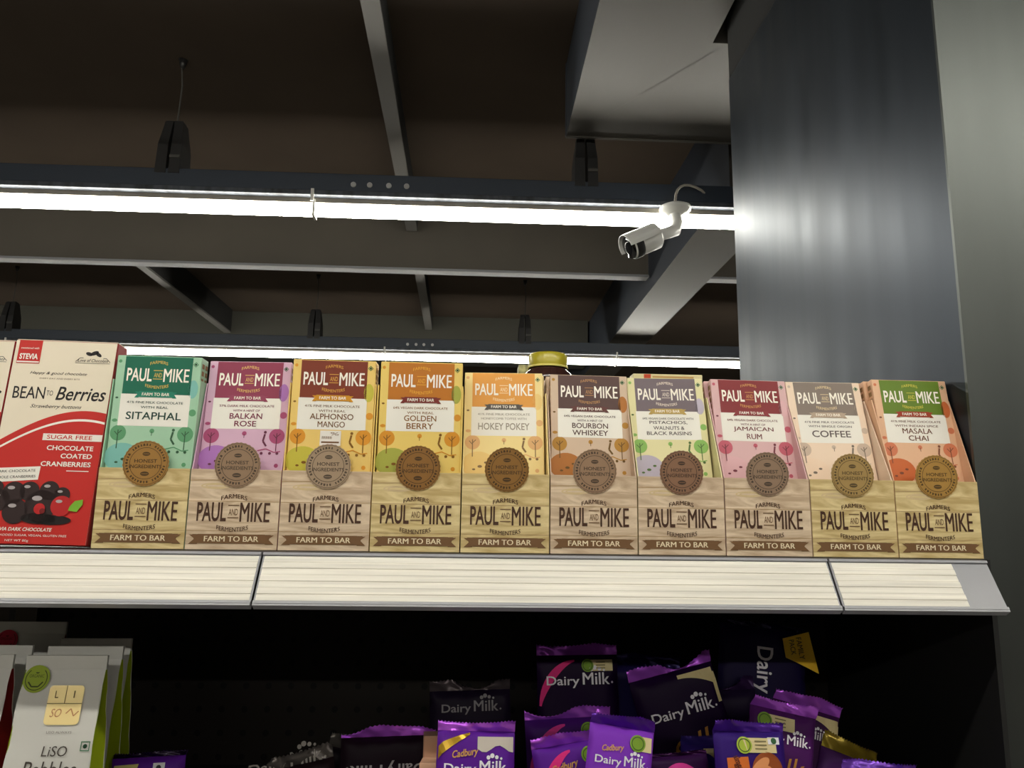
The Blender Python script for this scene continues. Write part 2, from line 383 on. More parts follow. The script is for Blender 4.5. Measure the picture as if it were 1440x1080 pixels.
# the price rail: a sloping ribbed channel; lower edge nearer the shopper
m_railp = mat('price_rail_plastic', (150, 150, 156), .3)
m_strip = mat('price_strip_paper', (236, 231, 220), .45, noise=(5, .16, (1.2, 14, 60)), spec=.4)
ya, za, yb, zb = -.0205, H+ZS-.003, -.046, H+ZS-.044
def railprof(k0, k1, off):                   # points down the slope from k0 to k1, pushed out by off
    n_ = Vector((-(za-zb), 0, -(ya-yb)))     # outward normal in (y, z) below
    L = math.hypot(ya-yb, za-zb); ny, nz = -(za-zb)/L, (ya-yb)/L
    return [(ya+(yb-ya)*k+ny*off, za+(zb-za)*k+nz*off) for k in (k0, k1)]
xs = [X0, -.1890, .3335, .488]
for i in range(3):
    a, c = xs[i]+.001, xs[i+1]-.001
    b = MB(); p = railprof(0, 1, 0)+railprof(1, 0, .002)[0:2]
    b.prism(p, a, c, m_railp)
    for k, hh in ((0, .004), (.97, .004)):
        p = railprof(k, k+.05, .002)+railprof(k+.05, k, hh); b.prism(p, a, c, m_railp)
    b.prism(railprof(.98, 1.06, -.004)+railprof(1.06, .98, .0035), a, c, m_railp)
    rail = b.build('price_rail', o)
    b = MB(); c2 = c-.0015 if i < 2 else .452
    nrib = 7
    for q in range(nrib):                    # ribbed face of the strip
        k0 = .06+.90*q/nrib; k1 = k0+.90/nrib
        b.prism(railprof(k0, k1, .0021)+railprof(k1-.012, k0+.012, .0030 if q % 2 else .0025), a+.0015, c2, m_strip)
    b.build('price_strip', rail)

# ------------------------------------------------------------------ chocolate trays and bars
m_kraft = mat('kraft_board', (150, 116, 78), .7, noise=(120, .3, (1, 1, 1)))
WY = wood_mat('tray_wood_yellow', (228, 208, 156), (190, 164, 110))
WP = wood_mat('tray_wood_pink', (226, 204, 176), (188, 162, 134))
FL = [  # name, base, header, ribbon, ink, wood, seal, tree, hill, lean, desc lines, name lines, header gold
 ('mint green', (158, 205, 172), (22, 104, 80), (36, 128, 104), (40, 70, 60), WY, (160, 118, 58), (96, 158, 112), (128, 190, 180), 12.5, ['41% FINE MILK CHOCOLATE', 'WITH REAL'], ['SITAPHAL'], (214, 186, 92)),
 ('lilac pink', (214, 170, 200), (144, 56, 82), (152, 66, 92), (120, 40, 66), WP, (152, 124, 98), (172, 76, 116), (176, 118, 190), 16.5, ['57% DARK MILK CHOCOLATE', 'WITH A HINT OF'], ['BALKAN', 'ROSE'], (226, 178, 110)),
 ('yellow with red brown header', (240, 202, 104), (126, 54, 34), (206, 142, 30), (120, 84, 50), WP, (166, 142, 116), (222, 150, 44), (202, 190, 70), 9.5, ['41% FINE MILK CHOCOLATE', 'WITH REAL'], ['ALPHONSO', 'MANGO'], (222, 160, 70)),
 ('yellow with ochre header', (238, 204, 100), (190, 116, 34), (122, 46, 40), (140, 96, 40), WY, (140, 98, 46), (216, 146, 40), (170, 172, 74), 11, ['64% VEGAN DARK CHOCOLATE', 'WITH REAL'], ['GOLDEN', 'BERRY'], (232, 172, 60)),
 ('pale yellow with orange header', (246, 220, 144), (228, 158, 70), (86, 80, 74), (160, 150, 134), WY, (138, 98, 44), (228, 178, 120), (240, 206, 130), 20.5, ['41% FINE MILK CHOCOLATE', 'HONEYCOMB TOFFEE WITH'], ['HOKEY POKEY'], (250, 226, 180)),
 ('tan with dark brown header', (208, 180, 154), (88, 62, 58), (98, 54, 50), (86, 58, 50), WP, (152, 122, 96), (182, 132, 50), (178, 112, 48), 19.5, ['64% VEGAN DARK CHOCOLATE', 'WITH A HINT OF'], ['BOURBON', 'WHISKEY'], (190, 140, 90)),
 ('pale green with mauve header', (228, 220, 164), (116, 102, 108), (186, 156, 84), (92, 84, 80), WP, (138, 102, 78), (140, 186, 96), (190, 180, 196), 19.5, ['64% VEGAN DARK CHOCOLATE WITH'], ['PISTACHIOS,', 'WALNUTS &', 'BLACK RAISINS'], (230, 214, 200)),
 ('rose pink with dark red header', (220, 174, 178), (134, 44, 48), (140, 48, 52), (116, 56, 56), WP, (146, 120, 98), (198, 96, 112), (224, 178, 182), 20, ['64% VEGAN DARK CHOCOLATE', 'WITH A HINT OF'], ['JAMAICAN', 'RUM'], (214, 150, 90)),
 ('cream with grey brown header', (242, 216, 190), (134, 120, 110), (184, 162, 140), (104, 92, 88), WY, (168, 138, 84), (206, 184, 164), (240, 214, 188), 20.5, ['41% FINE MILK CHOCOLATE', 'WITH SINGLE ORIGIN'], ['COFFEE'], (226, 200, 160)),
 ('peach with leaf green header', (230, 180, 142), (100, 128, 36), (158, 56, 30), (112, 72, 50), WY, (170, 130, 64), (214, 126, 90), (206, 108, 58), 18.5, ['41% FINE MILK CHOCOLATE', 'WITH INDIAN SPICE'], ['MASALA', 'CHAI'], (210, 200, 80)),
]
SHORT = ['sitaphal', 'balkan rose', 'alphonso mango', 'golden berry', 'hokey pokey', 'bourbon whiskey', 'pistachio walnut raisin', 'jamaican rum', 'coffee', 'masala chai']
BW, BL_, BT = .0805, .182, .0105
LEAN = [1, 6, .5, .8, 12, 12.5, 13.5, 13.5, 14, 10]
def logo(b, u, v, w, h, m, mand, l, frame=None):
    b.text('PAUL', u-w*.295, v, w*.40, h, m, l, bold=.020)
    b.text('MIKE', u+w*.295, v, w*.41, h, m, l, bold=.016)
    b.text('AND', u, v, w*.125, h*.34, mand, l, bold=.006)
    for d in (-.30, .34): b.rect(u-w*.075, v+h*d-h*.02, u+w*.075, v+h*d+h*.03, mand, l)
def ribbon(b, u, v, w, h, m, l, tail=.004):
    b.poly([(u-w/2, v-h/2), (u+w/2, v-h/2), (u+w/2, v+h/2), (u-w/2, v+h/2)], m, l)
    for q in (-1, 1): b.poly([(u+q*w/2, v-h/2-.0006), (u+q*(w/2+tail), v-h/2-.0006), (u+q*(w/2+tail*.35), v), (u+q*(w/2+tail), v+h/2-.0006), (u+q*w/2, v+h/2-.0006)], m, l)
def tree(b, u, v, r, m, trunk, l=1):
    b.disc(u, v, r, m, l); b.stroke([(u, v-r*2.0), (u, v+r*.4)], r*.12, trunk, l+1)
    b.stroke([(u, v-r*.3), (u-r*.45, v+r*.2)], r*.1, trunk, l+1); b.stroke([(u, v-r*.1), (u+r*.45, v+r*.35)], r*.1, trunk, l+1)
def bar_mesh(F, detailed=True):
    nm, base, head, rib, tx, wood, seal, tr, hill, lean, desc, name, gold = F
    b = MB(); mb = ink(base)
    b.box(-BW/2, BW/2, 0, BT, 0, BL_, mb, .0008)
    for k in range(0, 24):                                     # kraft coloured inner board showing at the seam of the narrow sides
        for q in (-1, 1): b.box(q*(BW/2)-.00025, q*(BW/2)+.00025, .003, .0085, .006+k*.0072, .0105+k*.0072, m_kraft)
    if not detailed: return b
    mt, mi, wht = ink(tr), ink(tx), ink((240, 236, 226))
    cream = ink((250, 243, 230))
    hw = .0322; z1 = BL_-.0008; z0 = BL_-.038
    b.rect(-hw, z0, hw, z1, ink(head), 1)
    b.text('FARMERS', 0, BL_-.0078, .017, .0030, ink(gold), 2, bold=.015, arch=.0018)
    logo(b, 0, BL_-.0190, .0595, .0130, cream, ink(gold), 2)
    b.text('FERMENTERS', 0, BL_-.0292, .022, .0030, ink(gold), 2, bold=.015, arch=-.0018)
    b.rect(-hw-.0008, z0-.031, hw+.0008, z0, wht, 1)
    ribbon(b, 0, z0, .032, .0058, ink(rib), 3, .004)
    b.text('FARM TO BAR', 0, z0, .026, .0030, cream, 4, bold=.02)
    v = z0-.0080
    for i, t in enumerate(desc):
        b.text(t, 0, v, .053 if i == 0 and len(t) > 18 else .026 if len(t) < 15 else .046, .0023, mi, 2, bold=.01); v -= .0047
    n = len(name); hh = {1: .0074, 2: .0057, 3: .0039}[n]; v = z0-.0080-.0047*len(desc)-(.0036 if n == 1 else .0008 if n == 2 else -.0002)
    for t in name:
        b.text(t, 0, v, min(.052, len(t)*hh*.92), hh, mi, 2, bold=.012); v -= hh+.0019
    # orchard scene
    dk = ink(tuple(int(c*.62) for c in tr))
    tree(b, -.0315, .106, .0075, mt, dk, 1); tree(b, .0315, .106, .0075, mt, dk, 1)
    b.disc(0, .1085, .0022, mt, 1); b.stroke([(0, .104), (0, .108)], .0006, dk, 2)
    b.disc(.0362, .127, .0034, mt, 1); b.disc(.0345, .150, .0048, ink(hill), 1, ry=.009); b.disc(-.036, .118, .0026, mt, 1, ry=.0016)
    b.poly([(.0398*math.cos(a)*.42-.0255, .083+.0135*math.sin(a)) for a in (k*math.tau/26 for k in range(26))], ink(hill), 1)
    for (u, v, r) in ((-.024, .081, .0022), (-.018, .085, .0018), (-.030, .078, .0016)): b.disc(u, v, r, dk, 2, ry=r*.6)
    b.stroke([(.020, .108), (.0185, .101), (.022, .096)], .0018, dk, 2); b.disc(.0202, .1098, .0014, dk, 2)
    b.stroke([(.014, .0915), (.022, .0935), (.030, .090), (.036, .091)], .0010, mt, 2)
    for u in (.018, .026, .033): b.disc(u, .089, .0014, dk, 2)
    b.disc(.033, .077, .002, mt, 1); b.disc(-.037, .176, .0016, mt, 1); b.disc(-.0365, .140, .0014, dk, 1, ry=.0009)
    g = ink((40, 120, 70)); b.ring(.0352, BL_-.0075, .0026, .0007, g, 1, 4); b.disc(.0352, BL_-.0075, .0011, ink((30, 70, 40)), 2, 10)
    if 'red brown' in nm:                                       # the small white sticker with a barcode
        b.rect(-.010, .0975, .010, .1120, ink((236, 230, 222)), 3); b.rect(-.0085, .100, .0085, .1015, mi, 4)
        b.text('%', .004, .109, .008, .003, mi, 4)
        for k in range(9): b.rect(-.008+k*.0011, .104, -.0075+k*.0011, .1065, mi, 4)
    return b
TH, TD = .0742, .128
PITCH, TX = .085, -.3512
GAPS = [1, 1, 1, 1, 2, 3, 3, 4, 5, 5]
FL = [(F[0], tuple(int(c*.87+q*.13) for c, q in zip(F[1], (226, 214, 198))))+F[2:] for F in FL]   # mixes every base colour slightly towards warm white
for i, F in enumerate(FL):
    nm, base, head, rib, tx, wood, seal, tr, hill, lean, desc, name, gold = F
    lean = LEAN[i]; yt = .0055+.160*math.tan(R(lean))
    cx = TX+PITCH*(i+.5)
    # ---- the display tray
    t = empty('display_tray', (cx, .7417, H+ZS), (0, 0, R((-.3, .2, .4, 0, -.2, .3, -.3, .2, 0, -.2)[i])))
    tag(t, 'wood patterned display tray with round seal holding the %s chocolate bars' % SHORT[i], 'display tray', 'wood patterned display trays on the upper shelf')
    hwid = .0419
    b = MB(); b.box(-hwid, hwid, 0, .0011, 0, TH, wood)
    dk = ink((74, 48, 34)); rb = ink((118, 86, 56))
    b.text('FARMERS', 0, .0470, .024, .0040, dk, 2, bold=.015, arch=.0022)
    logo(b, 0, .0345, .0675, .0178, dk, ink((120, 92, 66)), 2)
    b.text('FERMENTERS', 0, .0205, .029, .0040, dk, 2, bold=.012, arch=-.0022)
    ribbon(b, 0, .0098, .062, .0085, rb, 2, .008); b.text('FARM TO BAR', 0, .0098, .050, .0050, ink((236, 220, 186)), 3, bold=.02)
    for q in (-1, 1): b.poly([(q*.031, .0138), (q*.036, .0138), (q*.033, .0058), (q*.031, .0058)], ink((92, 66, 42)), 1)
    wl = ink((176, 146, 104))                                  # plank joints printed on the board
    for v in (.0168, .0440): b.rect(-hwid, v, hwid, v+.0005, wl, 1)
    kn = ink((214, 190, 148)); b.stroke([(-.0419, .0635), (-.02, .0640), (.0, .0632)], .0007, wl, 1)
    for q in (.6, .85): b.band([(-.018+.016*q*math.cos(a), .0585+.0034*q*math.sin(a)) for a in (k*math.tau/24 for k in range(25))],
                               [(-.018+(.016*q-.0016)*math.cos(a), .0585+(.0034*q-.0012)*math.sin(a)) for a in (k*math.tau/24 for k in range(25))], kn, 1)
    b.f = b.f; b.build('front_wall', t)
    ms = ink(base)
    for q in (-1, 1):
        xx = q*(hwid-.0005); b = MB()
        b.prism([(.0013, 0), (.0013, TH-.001), (yt, .160), (TD, .160), (TD, 0)], min(xx-.0005, xx+.0005), max(xx-.0005, xx+.0005), ms)
        b.build('side_wall', t)
    b = MB(); b.box(-hwid+.0012, hwid-.0012, .0012, TD-.0012, 0, .001, m_kraft); b.build('tray_floor', t)
    b = MB(); b.box(-hwid+.0012, hwid-.0012, TD-.001, TD, 0, .150, m_kraft); b.build('back_wall', t)
    b = MB(xf=lambda u, v, l: (u, -.0012-l*MB.EPS, v)); mseal = ink(seal); n = 64; r = .0215; sc = .0785; sx = .0008
    pts = [((r if k % 2 else r*.975)*math.cos(k*math.tau/n)+sx, (r if k % 2 else r*.975)*math.sin(k*math.tau/n)+sc) for k in range(n)]
    b.mesh([(x, -.0012, z) for x, z in pts]+[(x, -.0002, z) for x, z in pts], [tuple(range(n)), tuple(range(2*n-1, n-1, -1))]+[(k, (k+1) % n, (k+1) % n+n, k+n) for k in range(n)], mseal)
    sd = ink(tuple(int(c*.52) for c in seal))
    b.ring(sx, sc, .0203, .0004, sd, 1); b.ring(sx, sc, .0150, .0005, sd, 1)
    for k in range(40):
        a = k*math.tau/40; ra = .0176; c_, s_ = math.cos(a), math.sin(a); hw_ = .0007+.0004*((k*7) % 3)/2
        if k % 8: b.poly([(sx+ra*c_-s_*hw_-c_*.0011, sc+ra*s_+c_*hw_-s_*.0011), (sx+ra*c_+s_*hw_-c_*.0011, sc+ra*s_-c_*hw_-s_*.0011), (sx+ra*c_+s_*hw_*.6+c_*.0011, sc+ra*s_-c_*hw_*.6+s_*.0011), (sx+ra*c_-s_*hw_*.6+c_*.0011, sc+ra*s_+c_*hw_*.6+s_*.0011)], sd, 1)
    b.text('HONEST', sx, sc+.0022, .021, .0034, sd, 1, bold=.015); b.text('INGREDIENTS', sx, sc-.0030, .030, .0034, sd, 1, bold=.012)
    b.disc(sx, sc+.0088, .0036, sd, 1, 20, .0019); b.disc(sx, sc-.0098, .0040, sd, 1, 20, .0021)
    b.stroke([(sx-.003, sc+.0088), (sx+.003, sc+.0088)], .0004, mseal, 2); b.stroke([(sx-.003, sc-.0098), (sx+.003, sc-.0098)], .0004, mseal, 2)
    b.build('round_seal', t)
    # ---- the bars in it
    a = R(lean); z_ = H+ZS+.0012+BT*math.sin(a)
    fb = bar_mesh(F).build('chocolate_bar', loc=(cx+(.0006 if i % 2 else -.0005), .7417+.005, z_), rot=(-a, R((.5, -.4, .3, 0, -.5, .4, -.6, .5, -.3, .2)[i]), 0))
    tag(fb, '%s %s chocolate bar carton, front one in its tray' % (nm, SHORT[i]), 'chocolate bar', 'front chocolate bars in the display trays')
    proto = None
    for k in range(GAPS[i]):
        dy = (BT+.0007)*(k+1)/math.cos(a)
        loc = (cx-(.0012 if i > 4 else -.0004)+random.uniform(-.0006, .0006), .7417+.005+dy, z_)
        if .005+dy+BL_*math.sin(a)*.80 > TD+.02: break
        if proto is None:
            proto = bar_mesh(F, False).build('chocolate_bar', loc=loc, rot=(-a, 0, 0)); c = proto
        else:
            c = copy_tree(proto); c.location = loc
        tag(c, 'edge of a %s bar carton standing behind the front %s bar' % (nm.split(' with')[0], SHORT[i]), 'chocolate bar', '%s bars behind the front one' % SHORT[i])

# ------------------------------------------------------------------ red and cream cranberry cartons
def berry_box():
    W, HH, D = .098, .1965, .022
    cream, red, dred = ink((232, 220, 198)), ink((196, 40, 34)), ink((150, 26, 26))
    wht, bk = ink((240, 234, 224)), ink((34, 28, 28))
    o = empty('snack_carton', (0, 0, 0))
    b = MB(); b.box(-W/2, W/2, 0, D, 0, HH, dred, .0012)
    b.rect(-W/2+.0008, .0008, W/2-.0008, HH-.0008, cream, 1)
    n = 20
    arc = lambda h0, k: [(-W/2+.0008+(W-.0016)*q/n, h0+k*math.sin(math.pi*(.08+.52*q/n))) for q in range(n+1)]
    top = arc(.085, .042)
    b.band(top, [(u, .0008) for u, v in top], red, 2)
    t2 = [(u, v-.0065-.002*i_/n) for i_, (u, v) in enumerate(top)]
    b.band(t2, [(u, v-.0022) for u, v in t2], wht, 3)
    # red tab, script lines, logo
    b.rect(-W/2+.004, HH-.024, -W/2+.026, HH-.0008, red, 2)
    b.text('sweetened with', -W/2+.015, HH-.0085, .017, .0020, wht, 3); b.text('STEVIA', -W/2+.015, HH-.0170, .0175, .0058, wht, 3, bold=.03)
    b.rect(-W/2+.0045, HH-.0232, -W/2+.0255, HH-.0218, wht, 3)
    b.disc(W/2-.021, HH-.0115, .004, bk, 2, 16, .002, .4); b.disc(W/2-.026, HH-.0125, .0035, bk, 2, 16, .0018, -.3); b.disc(W/2-.017, HH-.013, .0034, bk, 2, 16, .0017, -.6)
    b.text('Love of Chocolate', W/2-.0215, HH-.0190, .029, .0032, bk, 2, shear=.3)
    b.stroke([(W/2-.038, HH-.0205), (W/2-.034, HH-.0165), (W/2-.031, HH-.0165)], .0005, bk, 2); b.stroke([(W/2-.005, HH-.0205), (W/2-.009, HH-.0165), (W/2-.012, HH-.0165)], .0005, bk, 2)
    b.stroke([(W/2-.038, HH-.0218), (W/2-.005, HH-.0218)], .0004, bk, 2)
    b.text('Happy & good chocolate', -.003, HH-.0335, .054, .0036, bk, 2, shear=.35)
    b.text('EVERY DAY AND EVERY BITE', -.001, HH-.0385, .038, .0014, ink((140, 120, 100)), 2)
    b.text('BEAN', -.0275, HH-.0530, .030, .0118, bk, 2, bold=.004); b.text('TO', -.008, HH-.0530, .006, .0050, bk, 2)
    b.text('Berries', .0215, HH-.0530, .047, .0135, bk, 2, shear=.25, bold=.012)
    b.text('Strawberry buttons', .000, HH-.0665, .048, .0046, bk, 2, shear=.4)
    b.rect(-.007, .1035-.006, W/2-.0008-.0, .1035+.0005, wht, 4); b.text('SUGAR FREE', .018, .1008, .042, .0040, red, 5, bold=.01)
    for t_, v_, w_ in (('CHOCOLATE', .0905, .043), ('COATED', .0830, .029), ('CRANBERRIES', .0752, .046)):
        b.text(t_, W/2-.0075-w_/2, v_, w_, .0046, wht, 4, bold=.02)
    b.rect(W/2-.029, .0685, W/2-.0085, .0693, wht, 4)
    b.poly([(-W/2+.0008, .0560), (-.0045, .0600), (-.0040, .0725), (-W/2+.0008, .0695)], wht, 4)
    b.text('DARK CHOCOLATE', -.026, .0675, .036, .0024, bk, 5, rot=.06); b.text('WHOLE CRANBERRIES', -.026, .0620, .038, .0024, bk, 5, rot=.06)
    # printed picture of the coated berries
    bb, hi, rd = ink((46, 30, 30)), ink((176, 166, 168)), ink((186, 34, 36))
    for (u, v, r_, m_) in ((-.036, .040, .010, bb), (-.010, .049, .009, bb), (.008, .050, .009, bb), (-.024, .047, .0105, bb), (.020, .046, .0075, bb), (-.040, .052, .006, bb), (.002, .036, .0145, bb), (-.020, .030, .0115, bb), (.021, .036, .0095, rd)):
        b.disc(u, v, r_, m_, 6 if m_ is bb else 7); b.disc(u-r_*.25, v+r_*.45, r_*.32, hi, 8, 16, r_*.16)
    b.disc(.002, .024, .016, ink((24, 16, 16)), 6, 24, .005); b.disc(.014, .023, .018, ink((24, 16, 16)), 6, 24, .0045)
    b.disc(.002, .033, .0050, rd, 9); b.disc(.005, .031, .0025, ink((120, 20, 22)), 10)
    b.poly([(.028, .032), (.036, .031), (.0405, .038), (.040, .0425), (.033, .041), (.029, .036)], ink((120, 176, 50)), 8)
    b.text('STEVIA DARK CHOCOLATE', -.011, .0140, .054, .0033, wht, 4, bold=.02, shear=.2)
    b.text('NO ADDED SUGAR, VEGAN, GLUTEN FREE', -.003, .0085, .066, .0022, wht, 4); b.text('NET WT 80g', -.014, .0035, .021, .0026, wht, 4)
    b.build('carton_body', o)
    b = MB()                                                     # folded top closure
    b.box(-W/2+.001, W/2-.001, .001, D-.001, HH, HH+.0006, cream); b.build('top_flap', o)
    return o
o = berry_box(); o.location = (-.4040, .7425, H+ZS+.002); o.rotation_euler = (R(-4.5), R(.8), 0)
tag(o, 'red and cream cranberry carton beside the mint green bars, its printed front showing', 'carton', 'red and cream cranberry cartons')
o = copy_tree(o); o.location = (-.5032, .744, H+ZS+.002)
tag(o, 'cream carton cut off by the left edge, beside the red one', 'carton', 'red and cream cranberry cartons')

# ------------------------------------------------------------------ jar and carton behind the bars
o = empty('honey_jar', (.0925, .965, H+ZS)); tag(o, 'glass jar with yellow lid and dark contents poking up behind the orange header bar', 'jar')
m_lid = mat('jar_lid_yellow', (176, 164, 36), .35, coat=.3)
b = MB(); b.lathe([(.030, 0), (.034, .004), (.034, .206), (.0325, .213), (.0235, .221), (.0225, .226)], mat('jar_contents', (58, 34, 30), .15, coat=.8), 36); b.lathe([(0, 0), (.030, 0)], MATS['jar_contents'], 36); b.build('jar_body', o)
b = MB(); b.lathe([(.0245, .222), (.0252, .224), (.0252, .238), (.0235, .2405), (0, .2405)], m_lid, 48); b.lathe([(.0255, .222), (.0262, .223), (.0255, .2245)], ink((226, 216, 120)), 48)
b.build('lid', o)
b = MB(); b.lathe([(.0346, .03), (.0346, .15)], ink((214, 206, 176)), 36); b.build('paper_label', o)
o = empty('snack_packet', (.066, 1.003, H+ZS)); tag(o, 'small pale speckled carton standing beside the yellow lidded jar', 'carton')
b = MB(); b.box(-.009, .009, 0, .03, 0, .235, mat('speckled_card', (176, 172, 120), .6, noise=(160, .55, (1, 1, 1))), .001); b.build('carton_body', o)
o = empty('card_box', (.2218, .862, H+ZS)); tag(o, 'pale cream card box peeping above the mauve header bar', 'box')
b = MB(); m_ = ink((216, 206, 160)); b.box(-.0405, .0405, .0, .02, 0, .1990, m_, .0008); b.rect(-.028, .193, -.020, .1985, ink((196, 70, 40)), 1); b.rect(-.018, .1945, .03, .1965, ink((190, 150, 90)), 1); b.build('carton_body', o)

# ------------------------------------------------------------------ snack pouches on the lower shelf
m_pouch = mat('pouch_paper', (206, 204, 198), .5)
def pouch(side, badge, front=True, h=.1765, w_=.073, d=.050):
    o = empty('snack_pouch', (0, 0, 0)); mg = ink(side)
    def prof(v):                                  # half depth at height v: folds flat at the top
        return .0015+(d/2)*max(0, 1-v/h)**.75
    def half(v): return w_/2*(1+.10*(1-v/h)**2)
    N = 14; b = MB()
    zs = [h*k/N for k in range(N+1)]
    for sgn in (-1, 1):
        vs, fs = [], []
        for v in zs:
            for q in range(7):
                u = -1+q/3; vs.append((u*half(v), sgn*(prof(v)+.0012*math.sin(v*120)*(v > .08)*(u)) , v))
        for k in range(N):
            for q in range(6): fs.append((k*7+q, k*7+q+1, (k+1)*7+q+1, (k+1)*7+q))
        b.mesh(vs, fs, m_pouch, True)
    b.box(-half(h), half(h), -.0016, .0016, h-.0005, h+.012, m_pouch)
    b.build('pouch_body', o)
    for sx in (-1, 1):
        b = MB(); vs, fs = [], []
        for v in zs:
            p = prof(v); x = half(v)-.0003; inn = x-min(.012, p*.55)
            vs += [(sx*x, -p, v), (sx*inn, 0, v), (sx*x, p, v)]
        for k in range(N): fs += [(k*3, k*3+1, k*3+4, k*3+3), (k*3+1, k*3+2, k*3+5, k*3+4)]
        b.mesh(vs, fs, mg); b.build('side_gusset', o)
    if badge:
        def xf(u, v, l): return (u, -prof(min(v, h))-.0012-l*.0003, v)
        b = MB(xf=xf); mb = ink(badge); dk = ink(tuple(int(c*.45) for c in badge))
        b.disc(-.0235, h-.008, .0118, mb, 1)
        b.ring(-.0235, h-.008, .0098, .0007, dk, 2); b.stroke([(-.030, h-.0105), (-.0265, h-.0145), (-.0205, h-.0145), (-.0170, h-.0105)], .0012, dk, 2)
        b.text('ORGANIC', -.0235, h-.0055, .013, .0026, dk, 2); b.disc(-.0235, h-.0015, .002, dk, 2, 12)
        b.build('round_sticker', o)
        if front:
            b = MB(xf=xf); gd = mat('gold_foil', (250, 226, 160), .35, .35); gk = ink((120, 100, 60)); bk = ink((70, 62, 56)); cop = ink((196, 140, 96))
            g0, g1, cz = -.0095, .0215, h-.024
            rr = lambda u0, v0, u1, v1, r_: [(uu+r_*math.cos(a), vv+r_*math.sin(a)) for uu, vv, st in ((u1-r_, v1-r_, 0), (u0+r_, v1-r_, 90), (u0+r_, v0+r_, 180), (u1-r_, v0+r_, 270)) for a in (R(st+q*22.5) for q in range(5))]
            b.poly(rr(g0, cz-.0225, g1, cz+.0105, .0035), gd, 1)
            b.rect(g0, cz-.0050, g1, cz-.0044, gk, 2); b.rect(.0057, cz-.0044, .0063, cz+.0105, gk, 2)
            b.text('L', -.002, cz+.003, .003, .006, gk, 2); b.text('I', .0135, cz+.003, .0011, .006, gk, 2)
            b.text('SO', .000, cz-.0125, .010, .007, cop, 2, shear=.3); b.stroke([(.009, cz-.013), (.013, cz-.009), (.016, cz-.015), (.020, cz-.011)], .0009, cop, 2)
            b.text('LISO ALWAYS', .006, cz-.0285, .022, .0020, ink((130, 124, 116)), 1)
            gr = ink((40, 110, 70)); b.band([(.027, cz-.036), (.035, cz-.036), (.035, cz-.044), (.027, cz-.044), (.027, cz-.036)], [(.0277, cz-.0367), (.0343, cz-.0367), (.0343, cz-.0433), (.0277, cz-.0433), (.0277, cz-.0367)], gr, 1); b.disc(.031, cz-.040, .0019, ink((24, 60, 40)), 1, 14)
            b.text('LiSO', .005, cz-.044, .022, .0085, bk, 1, shear=.12); b.text('Pebbles', .0035, cz-.0585, .046, .0125, bk, 1, shear=.12)
            b.text('ROASTED COATED', .004, cz-.0685, .030, .0024, bk, 1); b.text('60% CHOCOLATE', .004, cz-.0735, .026, .0024, bk, 1)
            b.build('front_print', o)
    return o
lime, maroon = (150, 168, 20), (120, 12, 18)
def place_pouch(o, x, y, lean, rz, label, group):
    o.location = (x, y, H+LS); o.rotation_euler = (-R(lean), 0, R(rz)); tag(o, label, 'pouch', group)
G1, G2 = 'grey pouches with lime gussets', 'grey pouches with maroon gussets'
place_pouch(pouch(lime, (150, 170, 40)), -.3757, .768, 2, 1, 'grey paper pouch with lime side and green round sticker, front one at the lower left', G1)
place_pouch(pouch(lime, None), -.3845, .821, 2, 1, 'grey paper pouch with lime side standing directly behind the stickered front one', G1)
place_pouch(pouch(lime, None), -.3975, .874, 1, 1, 'grey paper pouch with lime side, rearmost of its row of three', G1)
place_pouch(pouch(maroon, None), -.4630, .771, 2, 1, 'grey paper pouch with dark red side, front one cut by the left edge', G2)
place_pouch(pouch(maroon, None), -.4750, .824, 2, 1, 'grey paper pouch behind the front dark red sided one at the left edge', G2)
place_pouch(pouch(maroon, (200, 40, 70), False, h=.189), -.4830, .900, 3, 1, 'grey paper pouch with red round sticker, rearmost at the left edge', G2)

